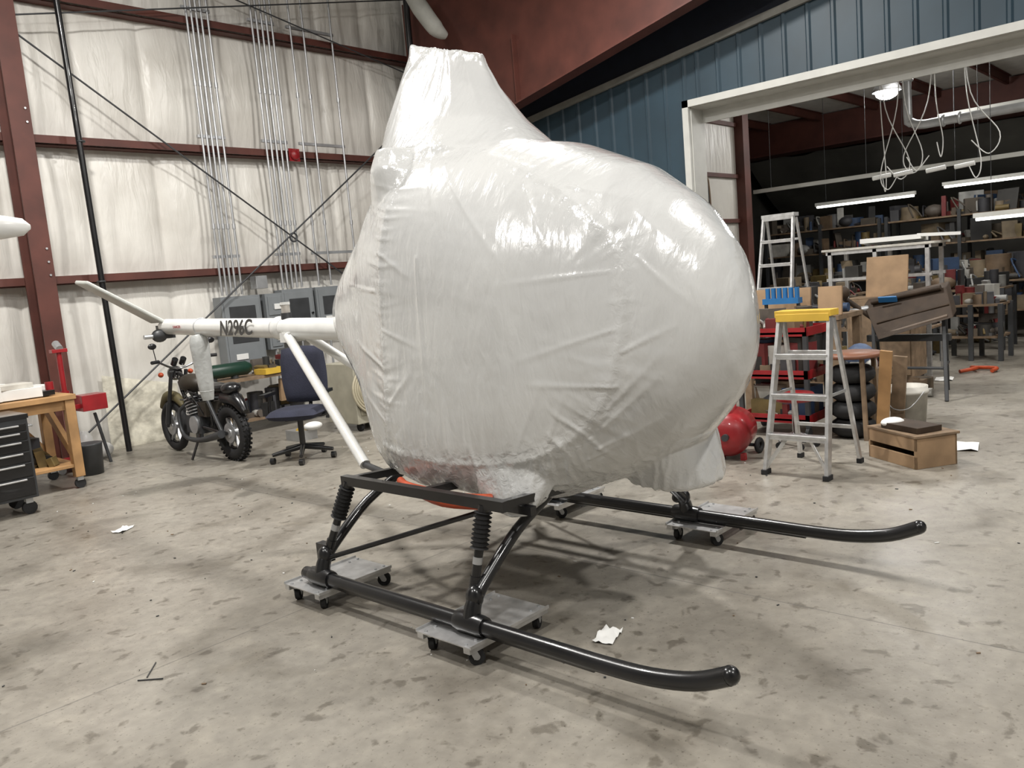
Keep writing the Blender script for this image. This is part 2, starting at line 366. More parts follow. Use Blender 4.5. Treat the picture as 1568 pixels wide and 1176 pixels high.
for i in range(n):
    for j in range(8): a=i*9+j; fs.append((a,a+1,a+10,a+9))
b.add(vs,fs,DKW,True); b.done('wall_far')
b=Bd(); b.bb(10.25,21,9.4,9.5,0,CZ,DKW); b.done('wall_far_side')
b=Bd(); b.bb(10.6,12.6,6.35,6.45,0,CZ-.02,WM)
for z in (1.7,2.3,3.0,3.8): b.bb(10.6,12.6,6.30,6.35,z,z+.06,REDB)
b.bb(12.5,12.7,6.2,6.45,0,CZ-.02,REDB); b.done('wall_partition')
b=Bd()
for i in range(9): b.tube([(10.75+.05*i,6.2,3.3-.05*i),(10.8+.04*i,6.1,2.9-.1*random.random()),(10.95+.05*i,6.2,2.6-.05*i)],.02,DKG if i%2 else OLDW,sub=4,n=6)
b.sph((10.8,6.15,2.95),(.14,.1,.22),DKG); b.done('hanging_hoses')

def tubefix(name,x,y0,y1,z,lit=True,w=.10):
    b=Bd(); b.bb(x-w/2,x+w/2,y0,y1,z,z+.06,WTR)
    if lit:
        for dx in(-.03,.03): b.cyl((x+dx,y0+.03,z-.02),(x+dx,y1-.03,z-.02),.018,TUBE,n=8)
    n=max(2,int((y1-y0)/1.2))
    for i in range(n):
        y=y0+.2+(y1-y0-.4)*i/max(1,n-1); b.cyl((x,y,z+.05),(x,y,CZ-.02),.004,DKG,n=5)
    return b.done(name)
tubefix('fluorescent_light_fixture',16,4.7,6.5,2.6); tubefix('fluorescent_light_fixture',16,1.6,4.25,2.68)
tubefix('fluorescent_light_fixture',14,1.5,3.75,3.56,w=.2); tubefix('fluorescent_light_fixture',12,1.0,2.83,1.98)
b=Bd(); b.bb(12.97,13.03,1.0,6.3,2.76,2.82,WTR)
for y in (1.5,3,4.5,6): b.cyl((13,y,2.8),(13,y,CZ-.02),.004,DKG,n=5)
b.done('hanging_light_rail')
b=Bd(); b.lathe([(.02,.45),(.06,.42),(.08,.25),(.2,.05),(.22,0),(.2,0)],(14,4.5,4.12),STL); b.sph((14,4.5,4.11),(.17,.17,.11),LAMP); b.done('high_bay_lamp')
b=Bd(); b.tube([(12.5,3.75,CZ-.02),(12.5,3.75,3.5),(12.5,3.7,3.38),(12.5,3.55,3.33),(12.5,3.2,3.33),(12.5,1.2,3.33)],.06,STL,sub=3,n=12)
for p,a in (((12.5,3.75,3.95),(0,0,1)),((12.5,3.3,3.33),(0,1,0)),((12.5,3.1,3.33),(0,1,0))): b.torus(p,.065,.018,STL,axis=a)
b.done('exhaust_duct_pipe')
b=Bd()
for x,y in ((12.3,4.05),(12.25,3.75),(12.3,3.35),(12.3,3.0)):
    top=(x,y,CZ-.02)
    for k in range(2):
        dy=random.uniform(-.45,.45); zz=random.uniform(2.55,2.95)
        b.tube([top,(x,y+dy*.2,3.6),(x,y+dy,zz+.15),(x,y+dy*.7,zz-.1),(x,y+dy*.2,zz+.1)],.007,WHT,sub=6,n=6)
    b.cyl((x,y-.12,2.7),(x,y+.12,2.68),.03,WHT,n=8)
b.done('hanging_power_cords')

CL=[mat('clutter_%d'%i,c,.6,var=.3) for i,c in enumerate([(.14,.095,.058),(.03,.03,.035),(.24,.24,.23),(.02,.045,.10),(.13,.016,.016),(.09,.09,.09),(.14,.10,.035),(.06,.048,.035),(.38,.37,.34),(.09,.075,.062),(.045,.045,.05),(.18,.14,.09),(.02,.02,.02),(.10,.075,.05),(.03,.028,.025)])]
def clut(b,x0,x1,y0,y1,z,n,smax=.3):
    for i in range(n):
        s=[random.uniform(.04,smax) for _ in range(3)]; x=random.uniform(x0+s[0]/2,x1-s[0]/2) if x1-x0>s[0] else (x0+x1)/2; y=random.uniform(y0+s[1]/2,y1-s[1]/2) if y1-y0>s[1] else (y0+y1)/2
        m=random.choice(CL); q=random.random()
        if q<.25: b.box((x,y,z+s[2]/2),s,m,(0,0,random.uniform(-.5,.5)))
        elif q<.40: b.box((x,y,z+s[2]*.5),(s[0]*.3,s[1],s[2]*1.1),m,(0,random.uniform(-.3,.3),random.uniform(-1,1)))
        elif q<.52: b.cyl((x,y,z),(x,y,z+s[2]),s[0]/2.2,m,n=12)
        elif q<.67: b.cyl((x,y-s[1]/2,z+.05),(x,y+s[1]/2,z+.05),.05,m,n=10)
        elif q<.87: b.tube([(x-s[0]/2,y,z+.03),(x,y+s[1]/2,z+s[2]*.8),(x+s[0]/3,y,z+s[2]*.5),(x,y-s[1]/2,z+.03)],.016,m,n=6,sub=3)
        else: b.sph((x,y,z+s[2]*.35),(s[0]*.5,s[1]*.6,s[2]*.35),m,n=10)
def rack(name,x0,x1,y0,y1,levels,top,n=10,smax=.35):
    b=Bd()
    for x in(x0,x1):
        for y in(y0,(y0+y1)/2,y1): b.bb(x-.03,x+.03,y-.03,y+.03,0,top,DKG)
    for z in levels: b.bb(x0,x1,y0,y1,z-.03,z,OLDW); clut(b,x0,x1,y0,y1,z,n,smax)
    return b.done(name)
rack('storage_rack',17.2,17.9,3.0,5.6,[.5,1.1,1.7,2.2],2.3,52,.42); rack('storage_rack',17.4,18,5.8,8.2,[.5,1.1,1.7,2.2],2.3,46,.42); rack('storage_rack',17.3,18,.2,2.8,[.5,1.1,1.7,2.2],2.3,30,.42)
rack('work_table',14.3,15.1,3.0,4.9,[.55,.95],.95,80,.34); rack('work_table',14.6,15.4,5.3,7.0,[.5,.95],.95,60,.4)
rack('work_table',12.5,13.2,4.7,5.9,[.4,.92],.92,50,.35); rack('work_table',15.9,16.6,2.9,4.9,[.5,1.0],1.0,60,.45)
rack('work_table',13.0,13.6,2.75,3.5,[.35,.8],.8,40,.28)
b=Bd(); clut(b,15.2,15.8,3.0,4.7,0,26,.35); b.done('parts_pile')
b=Bd(); clut(b,13.3,14.1,3.75,4.6,0,26,.35); b.done('parts_pile')

b=Bd(); 
for x in(11.5,12.1):
    for y in(3.25,3.9,4.5): b.bb(x-.025,x+.025,y-.025,y+.025,0,1.70,ALU)
    b.bb(x-.025,x+.025,3.2,4.55,1.66,1.71,ALU); b.bb(x-.02,x+.02,3.2,4.55,1.3,1.34,ALU)
b.bb(11.45,12.15,3.15,4.6,1.71,1.74,DIRT); b.box((11.8,3.75,1.80),(.5,.75,.06),WHT,(0,.05,.1)); b.box((11.8,3.2,1.82),(.3,.5,.04),WHT,(.05,0,.3))
clut(b,11.5,12.1,3.3,4.5,1.34,20,.22); b.bb(11.5,12.1,3.25,4.5,.6,.63,OLDW); clut(b,11.5,12.1,3.3,4.5,.63,34,.35); b.done('aluminum_rack')
b=Bd(); b.bb(10.7,11.2,3.2,4.0,.08,1.08,OLDW); b.bb(10.68,10.7,3.24,3.58,.12,1.02,OLDW); b.bb(10.68,10.7,3.62,3.96,.12,1.02,OLDW); b.box((10.9,3.56,1.34),(.03,.50,.52),PLY,(0,.15,0)); b.bb(10.7,11.2,3.2,4.0,1.08,1.1,OLDW)
for yy in(3.25,3.95): b.cyl((10.75,yy,0),(10.75,yy,.08),.03,BLK); b.cyl((11.15,yy,0),(11.15,yy,.08),.03,BLK)
b.done('wooden_cabinet',bevel=.005)
b=Bd()
b.poly([(9.9,3.50,1.06),(9.9,2.62,1.22),(9.7,2.50,.90),(9.6,3.25,.68)],.16,BRN,(1,0,.4))
b.box((9.80,3.2,1.12),(.02,.2,.08),BLUE,(0,-.6,.1))
b.tube([(9.86,3.4,1.09),(9.86,2.66,1.22)],.03,BRN,n=8); b.tube([(9.66,3.2,.74),(9.72,2.56,.92)],.02,mat('brown_edge',(.12,.085,.06),.5),n=8); b.tube([(9.72,3.3,.86),(9.78,2.56,1.04)],.012,BRN,n=8)
b.bb(9.95,10.03,2.6,3.5,.62,.70,DKG)
for y in (2.65,3.4):
    b.beam((9.9,y,.95),(9.6,y-.1,0),.04,.04,DKG); b.beam((9.98,y,.95),(10.4,y+.1,0),.04,.04,DKG); b.beam((9.72,y-.05,.35),(10.25,y+.05,.35),.03,.03,DKG)
b.beam((9.7,2.6,.35),(9.7,3.4,.35),.03,.03,DKG)
b.sph((9.7,3.68,1.22),(.1,.09,.09),BRN); b.cyl((9.8,3.68,1.15),(9.9,3.4,.9),.03,BRN); b.cyl((9.75,3.75,.98),(9.9,3.45,1.02),.035,STL)
b.done('helicopter_panel_on_stand',bevel=.008)
b=Bd(); clut(b,9.75,10.2,2.75,3.35,0,16,.34); b.done('salvaged_parts')

def ladder(name,H,nst,wb,wt,spread,loc,rot,top):
    b=Bd(); b.M=rotz(rot,loc)
    for s in(-1,1):
        b.beam((0,s*wb/2,.02),(spread*.42,s*wt/2,H),.028,.07,ALU,up=(1,0,0))
        b.beam((spread,s*(wb/2+.0),.02),(spread*.50,s*wt/2,H-.03),.025,.045,ALU,up=(1,0,0))
        b.box((0,s*wb/2,.02),(.09,.045,.04),RUB); b.box((spread,s*wb/2,.02),(.06,.04,.04),RUB)
        t=.5; b.beam((spread*.42*t,s*(wb+(wt-wb)*t)/2,H*t),(spread-.5*spread*t,s*(wb+(wt-wb)*t)/2,H*t),.006,.025,STL,up=(0,0,1))
    for i in range(1,nst+1):
        t=i/(nst+1); x=spread*.42*t; w=wb+(wt-wb)*t
        b.box((x,0,H*t),(.085,w,.022),ALU); b.box((x-.035,0,H*t-.015),(.006,w,.04),ALU)
    for i in (1,nst):
        t=i/(nst+1); b.beam((spread-.5*spread*t,-(wb+(wt-wb)*t)/2,H*t),(spread-.5*spread*t,(wb+(wt-wb)*t)/2,H*t),.02,.03,ALU)
    s0=1/(nst+1)
    for s in(-1,1): b.beam((spread*.42*s0,s*.08,H*s0),(.0,s*wb/2,.05),.01,.03,ALU)
    b.box((spread*.46,0,H+.01),(.16,wt+.05,.05),top); b.box((spread*.46-.08,0,H-.02),(.01,wt+.03,.06),top)
    return b.done(name,bevel=.003)
ladder('aluminum_stepladder',1.24,3,.50,.40,.62,(6.02,2.68,0),-.03,YEL)
ladder('aluminum_stepladder',2.25,6,.55,.42,1.1,(10.55,5.0,0),.0,ALU)

b=Bd(); b.M=rotz(math.atan2(-.32,.46)+0,(6.72,2.19,0))
b.bb(-.01,.01,-.28,.28,.0,.10,PLY); b.bb(-.01,.01,-.28,.28,.14,.24,PLY)
b.bb(-.01,.36,-.28,-.26,0,.24,PLY); b.bb(-.01,.36,.26,.28,0,.24,PLY); b.bb(.34,.36,-.28,.28,0,.24,PLY); b.bb(0,.36,-.27,.27,.0,.02,OLDW)
b.bb(-.015,.38,-.29,.29,.24,.26,OLDW)
b.box((.15,-.03,.285),(.24,.38,.045),BRN,(0,0,.1)); b.sph((.1,.12,.30),(.1,.07,.04),PAPR)
b.done('wooden_crate',bevel=.003)
b=Bd(); b.lathe([(.0,.0),(.145,.0),(.168,.33),(.178,.33),(.178,.36),(.170,.36),(.172,.40),(.160,.40),(.140,.02),(0,.02)],(8.15,2.50,0),DIRT,n=28)
b.tube([(8.05,2.67,.36),(7.93,2.58,.22),(7.93,2.43,.22),(8.05,2.33,.36)],.005,STL,sub=6,n=6); b.done('plastic_bucket')
b=Bd(); b.lathe([(0,-.04),(.08,-.035),(.15,-.005),(.185,.05),(.19,.1),(.19,.42),(.15,.5),(0,.52)],(6.28,3.40,.22),RED,axis=(1,.3,0),n=28)
b.cyl((6.26,3.39,.22),(6.21,3.38,.22),.03,DKG); b.torus((6.68,3.30,.07),.05,.022,RUB,axis=(0,1,0)); b.torus((6.65,3.72,.07),.05,.022,RUB,axis=(0,1,0)); b.cyl((6.68,3.30,.07),(6.65,3.72,.07),.015,DKG)
b.beam((6.38,3.3,.06),(6.38,3.3,0),.04,.04,RED); b.beam((6.38,3.5,.06),(6.38,3.5,0),.04,.04,RED)
b.tube([(6.38,3.43,.41),(6.38,3.43,.48),(6.7,3.53,.48),(6.7,3.53,.38)],.014,RED,sub=3); b.done('red_air_tank')
b=Bd(); b.lathe([(0,.42),(.16,.42),(.175,.44),(.175,.47),(.16,.49),(0,.495)],(7.02,3.11,0),RED); b.cyl((7.02,3.11,.12),(7.02,3.11,.42),.03,CHR)
for i in range(5):
    a=2*math.pi*i/5; e=(7.02+.17*math.cos(a),3.11+.17*math.sin(a),.07); b.tube([(7.02,3.11,.13),e],.016,CHR,n=8); b.cyl((e[0]-.01,e[1],.03),(e[0]+.01,e[1],.03),.03,RUB)
b.done('red_shop_stool')
b=Bd(); x0,x1,y0,y1=7.35,7.85,3.12,3.82
for z in (.18,.6,1.0): b.bb(x0,x1,y0,y1,z-.02,z+.0,RED); b.bb(x0,x0+.012,y0,y1,z-.04,z+.04,RED); b.bb(x1-.012,x1,y0,y1,z-.04,z+.04,RED); b.bb(x0,x1,y0,y0+.012,z-.04,z+.04,RED); b.bb(x0,x1,y1-.012,y1,z-.04,z+.04,RED)
for x in(x0+.02,x1-.02):
    for y in(y0+.02,y1-.02): b.bb(x-.02,x+.02,y-.02,y+.02,.1,1.0,DKG); b.cyl((x,y-.015,.05),(x,y+.015,.05),.05,RUB)
clut(b,x0+.03,x1-.03,y0+.03,y1-.03,1.0,34,.22); clut(b,x0+.03,x1-.03,y0+.03,y1-.03,.6,44,.34); clut(b,x0+.03,x1-.03,y0+.03,y1-.03,.18,40,.36)
b.done('red_tool_cart')
b=Bd(); b.bb(8.6,9.3,3.3,4.4,1.0,1.05,OLDW)
for x in(8.65,9.25):
    for y in(3.35,4.35): b.bb(x-.04,x+.04,y-.04,y+.04,0,1.0,OLDW)
b.bb(8.65,9.25,3.35,4.35,.3,.33,OLDW); clut(b,8.65,9.25,3.35,4.35,.33,50,.5); b.box((8.75,4.05,1.20),(.03,.8,.30),PLY,(0,.1,0)); b.box((8.7,3.42,1.2),(.03,.25,.3),PLY,(0,.1,0)); clut(b,8.8,9.25,3.35,4.35,1.05,26,.3)
b.done('wooden_workbench')
b=Bd(); b.bb(8.45,8.56,3.66,4.06,1.20,1.26,BLUE)
for i in range(6): b.cyl((8.5,3.69+.065*i,1.22),(8.5,3.69+.065*i,1.37),.026,BLUE,n=10)
for y in (3.68,4.04): b.beam((8.5,y,1.22),(8.5,y,0.05),.03,.03,DKG)
b.bb(8.4,8.57,3.66,4.06,.0,.05,DKG); b.done('blue_tool_organizer')
b=Bd(); TX,TY=7.62,2.82; b.lathe([(0,.74),(.26,.74),(.27,.76),(.26,.78),(0,.78)],(TX,TY,0),mat('red_brown_wood',(.19,.08,.045),.45),n=32)
for i in range(4):
    a=math.pi/4+i*math.pi/2; b.beam((TX+.2*math.cos(a),TY+.2*math.sin(a),.74),(TX+.25*math.cos(a),TY+.25*math.sin(a),0),.035,.035,OLDW)
b.done('round_wooden_table')
b=Bd()
for i in range(4): b.torus((TX,TY,.09+.165*i),.125,.078,RUB,n=24,k=10); b.lathe([(.0,.05+.165*i),(.09,.05+.165*i),(.09,.12+.165*i),(0,.12+.165*i)],(TX,TY,0),DKG)
b.done('stacked_tires')
b=Bd(); b.box((7.5,2.50,.42),(.03,.10,.80),WOOD,(0.12,-.15,0)); b.box((7.95,2.52,.36),(.03,.12,.7),OLDW,(0.1,-.1,0)); b.done('leaning_wood_boards')
b=Bd(); b.bb(8.05,8.35,2.78,3.1,0,.55,OLDW); b.sph((8.2,2.95,.66),(.14,.14,.14),mat('blue_grey_bag',(.06,.09,.16),.6,bump=.6)); clut(b,8.05,8.35,2.78,3.1,.55,14,.2); b.done('parts_box')
b=Bd(); b.bb(12.2,12.9,1.75,2.28,.20,.26,DKG); b.bb(12.2,12.9,1.75,2.28,.26,.5,OLDW)
for x in(12.25,12.85):
    for y in(1.8,2.23): b.cyl((x,y-.02,.08),(x,y+.02,.08),.08,RUB); b.bb(x-.03,x+.03,y-.03,y+.03,.12,.2,STL)
b.done('rolling_cart')

# ---------------------------------------------------------------- left side objects
b=Bd(); x0,x1,y0,y1=1.2,3.02,8.72,9.6
b.bb(x0,x1,y0,y1,.90,.95,WOOD); b.bb(x0+.04,x1-.04,y0+.04,y0+.08,.80,.90,WOOD)
for x in(x0+.06,x1-.06):
    for y in(y0+.06,y1-.06): b.bb(x-.045,x+.045,y-.045,y+.045,.12,.90,WOOD); b.cyl((x,y-.02,.05),(x,y+.02,.05),.05,RUB); b.bb(x-.03,x+.03,y-.03,y+.03,.08,.12,STL)
b.beam((x1-.06,y0+.06,.3),(x1-.06,y1-.06,.86),.05,.09,WOOD); b.beam((x1-.06,y1-.06,.25),(x1-.5,y1-.06,.85),.04,.09,WOOD)
b.bb(x0+.03,x1-.03,y0+.03,y1-.03,.22,.25,WOOD); clut(b,2.3,2.95,y0+.1,y1-.1,.25,18,.3)
b.done('wooden_workbench',bevel=.004)
b=Bd()
for c,s,m,r in (((2.15,9.0,1.03),(.5,.35,.14),WHT,.1),((2.6,9.0,1.01),(.36,.28,.10),WHT,-.1),((2.55,9.0,1.085),(.3,.25,.05),DIRT,.05),((2.85,9.3,1.0),(.2,.3,.09),WHT,.2),((2.1,9.35,1.09),(.4,.3,.25),CARD,.0),((2.8,8.95,.985),(.12,.2,.05),BLK,.3),((2.4,9.3,1.03),(.3,.2,.15),WHT,.3)): b.box(c,s,m,(0,0,r))
b.cyl((2.9,9.05,.96),(2.9,9.05,1.08),.04,RED); b.done('bench_boxes',bevel=.004)
b=Bd(); x0,x1,y0,y1=1.55,2.36,8.05,8.55
b.bb(x0,x1,y0,y1,.15,.88,DKG); b.bb(x0-.01,x1+.01,y0-.01,y1+.01,.86,.90,BLK)
zz=.18
for h in (.17,.13,.1,.1,.08,.07): 
    b.bb(x0+.02,x1-.02,y0-.015,y0,zz,zz+h-.012,BLK); b.bb(x0+.08,x1-.08,y0-.03,y0-.015,zz+h-.035,zz+h-.02,ALU); zz+=h
for x in(x0+.07,x1-.07):
    for y in(y0+.07,y1-.07): b.cyl((x,y-.02,.06),(x,y+.02,.06),.06,RUB); b.bb(x-.03,x+.03,y-.03,y+.03,.1,.15,STL)
b.tube([(x1,y0+.08,.78),(x1+.05,y0+.08,.78),(x1+.05,y1-.08,.78),(x1,y1-.08,.78)],.012,STL,n=8)
b.done('black_tool_chest',bevel=.006)
b=Bd(); b.bb(3.1,3.5,9.72,10.1,.06,.12,RED); b.cyl((3.3,9.85,.1),(3.3,9.85,.9),.05,RED); b.cyl((3.3,9.85,.9),(3.3,9.85,1.35),.03,RED); b.bb(3.22,3.38,9.8,9.9,1.33,1.37,RED); b.cyl((3.3,9.8,1.37),(3.3,9.9,1.43),.04,STL)
for x in(3.12,3.48):
    for y in(9.75,10.07): b.cyl((x,y-.02,.04),(x,y+.02,.04),.04,STL)
b.bb(3.45,3.72,9.8,10.05,.64,.82,RED); b.beam((3.3,9.9,.7),(3.6,9.92,.7),.05,.05,RED); b.beam((3.6,9.9,.6),(3.7,9.9,0),.03,.03,DKG); b.done('red_transmission_jack',bevel=.004)
b=Bd(); b.lathe([(0,0),(.12,0),(.14,.32),(.15,.34),(.13,.34),(0,.30)],(3.3,9.4,0),DKG); b.done('black_bucket')
b=Bd(); b.sph((3.75,10.3,.1),(.15,.12,.1),PAPR); b.sph((3.6,10.35,.22),(.1,.1,.14),WHT); b.done('crumpled_plastic')

mo=Bd(); X=4.42; yr,yf=8.32,9.70
TANKC=mat('dull_brown_paint',(.028,.022,.015),.5)
def wheel(b,y,R,knob,t):
    b.torus((X,y,R),R-t,t,RUB,axis=(1,0,0),n=36,k=10,sq=.9); b.torus((X,y,R),R-2*t-.01,.014,BLK,axis=(1,0,0),n=32,k=6)
    b.cyl((X-.06,y,R),(X+.06,y,R),.05,ALU); b.cyl((X-.05,y,R),(X-.035,y,R),.11,STL,n=24)
    for i in range(6):
        a=i*math.pi/3; b.beam((X,y+.04*math.cos(a),R+.04*math.sin(a)),(X,y+(R-2*t)*math.cos(a),R+(R-2*t)*math.sin(a)),.03,.035,STL,up=(1,0,0))
    if knob:
        for i in range(36):
            a=i*math.pi/18
            for dx in(-.035,0,.035): b.box((X+dx,y+(R-.004)*math.cos(a),R+(R-.004)*math.sin(a)),(.02,.022,.022),RUB,(a,0,0))
wheel(mo,yf,.31,False,.05); wheel(mo,yr,.31,True,.065)
for s in(-1,1):
    mo.cyl((X+s*.09,yf,.31),(X+s*.09,yf-.28,.98),.022,DKG); mo.cyl((X+s*.09,yf-.02,.35),(X+s*.09,yf-.12,.6),.032,DKG)
    mo.tube([(X+s*.08,yr,.31),(X+s*.08,8.85,.36)],.02,BLK); mo.cyl((X+s*.12,yr+.02,.34),(X+s*.12,8.6,.72),.022,DKG); mo.tube([(X+s*.12,8.6,.72),(X+s*.12,8.55,.60),(X+s*.12,8.52,.40)],.006,BLK,n=6)
mo.tube([(X,yf-.28,.95),(X,9.0,.78),(X,8.7,.72),(X,8.2,.76)],.024,BLK,sub=3); mo.tube([(X,yf-.26,.85),(X,9.2,.4),(X,8.85,.3),(X,8.7,.7)],.022,BLK,sub=4)
mo.box((X,9.0,.38),(.22,.34,.2),DKG); mo.cyl((X,9.08,.45),(X,9.14,.68),.09,DKG); 
for i in range(6): mo.cyl((X,9.085+i*.009,.48+i*.035),(X,9.088+i*.009,.49+i*.035),.115,STL)
mo.cyl((X-.13,8.96,.38),(X+.13,8.96,.38),.10,STL,n=20)
mo.tube([(X-.06,9.2,.6),(X-.12,9.3,.5),(X-.14,9.2,.25),(X-.15,8.8,.22),(X-.15,8.3,.32)],[.02,.02,.022,.03,.045],DKG,sub=4)
mo.sph((X,9.12,.84),(.13,.24,.11),TANKC); mo.sph((X,8.62,.80),(.12,.34,.06),BLK); mo.sph((X,8.25,.80),(.11,.12,.07),BLK)
mo.tube([(X-.38,9.22,1.12),(X-.3,9.28,1.12),(X-.08,9.38,1.02),(X+.08,9.38,1.02),(X+.3,9.28,1.12),(X+.38,9.22,1.12)],.013,CHR,sub=3,n=8)
for s in(-1,1): mo.cyl((X+s*.39,9.21,1.12),(X+s*.28,9.29,1.12),.02,RUB); mo.cyl((X+s*.3,9.3,1.13),(X+s*.34,9.25,1.28),.005,BLK); mo.sph((X+s*.35,9.24,1.3),(.05,.015,.035),BLK); mo.sph((X+s*.18,9.5,.95),(.03,.04,.03),ORG)
mo.lathe([(0,0),(.05,.01),(.085,.06),(.085,.1),(0,.11)],(X,9.44,.95),BLK,axis=(0,1,0)); mo.sph((X,9.5,.92),(.06,.06,.05),CHR)
for s in(-1,1): mo.cyl((X+s*.05,9.42,1.06),(X+s*.05,9.36,1.12),.035,BLK)
mo.tube([(X,yf+.28,.52),(X,yf+.1,.66),(X,yf-.12,.66),(X,yf-.28,.56)],[.03,.06,.06,.03],mat('worn_yellow_fender',(.12,.10,.045),.6),sub=4,n=10)
mo.tube([(X,yr-.30,.55),(X,yr-.15,.68),(X,yr+.08,.70)],[.04,.08,.08],BLK,sub=4,n=10)
mo.beam((X-.08,8.9,.3),(X-.25,8.85,0.01),.02,.02,BLK)
mo.box((X,8.78,.56),(.2,.2,.16),TANKC)
for i in range(8): mo.tube([(X+random.uniform(-.12,.12),9.3,.9-.05*i),(X+random.uniform(-.15,.15),9.0+random.uniform(-.2,.2),.5+random.random()*.3),(X+random.uniform(-.1,.1),8.75,.45+.04*i)],.010,BLK,n=6,sub=4)
mo.done('vintage_motorcycle')
b=Bd(); b.bb(4.95,6.7,9.7,10.35,.70,.74,OLDW)
for x in(5.0,6.65):
    for y in(9.75,10.3): b.bb(x-.035,x+.035,y-.035,y+.035,0,.7,DKG)
clut(b,5.65,6.6,9.75,10.3,.74,40,.24); b.bb(5.0,6.6,9.8,10.3,.15,.18,OLDW); clut(b,5.1,6.5,9.8,10.3,.18,40,.38)
b.box((5.85,9.8,.78),(.35,.25,.07),YEL,(0,0,.1)); b.box((6.2,9.8,.5),(.5,.05,.3),PLY,(.1,0,0)); b.done('cluttered_work_table')
b=Bd(); b.lathe([(0,0),(.06,.02),(.09,.08),(.09,.62),(.06,.68),(0,.7)],(4.90,9.85,.86),GREEN,axis=(1,0,0)); b.cyl((5.05,9.85,.80),(5.05,9.85,.745),.05,DKG); b.cyl((5.35,9.85,.80),(5.35,9.85,.745),.05,DKG); b.done('green_gas_cylinder')
b=Bd(); b.M=rotz(math.radians(215),(4.78,7.55,0))@Matrix.Scale(1.1,4)
for i in range(5):
    a=2*math.pi*i/5+.3; e=(.30*math.cos(a),.30*math.sin(a),.085); b.tube([(0,0,.13),e],[.03,.018],BLK,n=8); b.cyl((e[0],e[1]-.02,.03),(e[0],e[1]+.02,.03),.03,BLK)
b.cyl((0,0,.1),(0,0,.40),.028,BLK); b.box((0,0,.41),(.24,.2,.03),BLK)
def cushion(b,c,s,m,bend=0,vert=False):
    n=14;vs=[];fs=[]
    for side in(0,1):
        for i in range(n+1):
            for j in range(n+1):
                u=-1+2*i/n;v=-1+2*j/n
                k=(1-abs(u)**4)*(1-abs(v)**4); k=max(k,0)**.4
                uu=u*(1-.10*v*v);vv=v*(1-.08*u*u)
                w=(1 if side else -1)*k
                if vert: p=(c[0]+s[0]*w-bend*uu*uu, c[1]+s[1]*uu, c[2]+s[2]*vv)
                else: p=(c[0]+s[0]*uu,c[1]+s[1]*vv,c[2]+s[2]*w)
                vs.append(p)
        o=side*(n+1)**2
        for i in range(n):
            for j in range(n): a=o+i*(n+1)+j; q=(a,a+1,a+n+2,a+n+1); fs.append(q if side==0 else q[::-1])
    b.add(vs,fs,m,True)
cushion(b,(0.02,0,.46),(.26,.26,.055),NAVY); cushion(b,(-.27,0,.80),(.045,.235,.28),NAVY,vert=True,bend=-.04)
b.tube([(-.05,0,.40),(-.26,0,.42),(-.33,0,.55),(-.32,0,.75)],.02,BLK,sub=4,n=8)
for s in(-1,1): b.tube([(.0,s*.18,.42),(.0,s*.29,.45),(-.02,s*.29,.62),(.0,s*.29,.64)],.018,BLK,sub=4,n=8); b.box((.02,s*.29,.65),(.26,.06,.03),BLK)
b.done('office_chair')
b=Bd(); BEI=mat('beige_machine_paint',(.36,.34,.27),.5)
b.bb(6.0,6.6,8.2,8.8,.1,.85,BEI); b.bb(6.05,6.55,8.18,8.2,.2,.78,mat('beige_dark',(.26,.24,.18),.6))
TC=mat('tan_cable',(.40,.36,.26),.6)
for i in range(5): b.torus((6.25,8.14-.0,.52),.30-.03*i,.016,TC,axis=(.1,1,0),n=32,k=8)
for i in range(3): b.torus((6.28+.02*i,8.08,.50-.02*i),.24,.014,TC,axis=(.3,1,.1),n=32,k=8)
for x in(6.1,6.5):
    for y in(8.3,8.7): b.cyl((x-.02,y,.05),(x+.02,y,.05),.05,RUB)
b.done('welding_cable_cart',bevel=.01)
b=Bd(); b.bb(5.35,5.6,8.5,8.8,.0,.12,STL); b.cyl((5.4,8.6,.12),(5.7,8.75,.14),.03,YEL); b.sph((5.55,8.5,.16),(.12,.1,.05),PAPR); b.done('floor_tools')
b=Bd(); b.tube([(.1,5.4,2.24),(1.0,5.4,2.25),(1.6,5.4,2.25),(1.72,5.4,2.25),(1.76,5.4,2.25)],[.075,.075,.07,.05,.015],BOOM,n=20)
b.beam((.35,5.4,2.2),(.35,5.4,.0),.06,.06,DKG); b.bb(.05,.65,5.1,5.7,0,.04,DKG); b.done('wrapped_rotor_blade_on_stand')

def paper(name,x,y,a,s=(.21,.16)):
    b=Bd(); n=6;vs=[];fs=[]; b.M=rotz(a,(x,y,0))
    for i in range(n+1):
        for j in range(n+1): vs.append((s[0]*(i/n-.5),s[1]*(j/n-.5),.004+.03*abs(noise.noise((i*.6+x,j*.6,y)))))
    for i in range(n):
        for j in range(n): k=i*(n+1)+j; fs.append((k,k+n+1,k+n+2,k+1))
    b.add(vs,fs,PAPR,True); b.done(name)
paper('paper_scrap',2.94,2.26,.3,(.16,.10)); paper('paper_scrap',2.50,6.66,.6,(.16,.1)); paper('paper_scrap',7.45,1.9,.2,(.34,.3)); paper('paper_scrap',11.2,3.0,.2,(.3,.2))
b=Bd(); b.tube([(11.7,2.95,.03),(11.9,2.8,.05),(12.1,2.9,.03),(12.0,2.6,.04),(11.8,2.6,.03)],.025,ORG,sub=5,n=8); b.done('orange_strap')
b=Bd()
for i in range(160):
    x=random.uniform(1.0,7.5);y=random.uniform(.3,8); s=random.uniform(.003,.010); b.box((x,y,.003),(s,s*random.uniform(.5,3),.004),random.choice([DKG,PAPR,OLDW,DKG]),(0,0,random.random()*3))
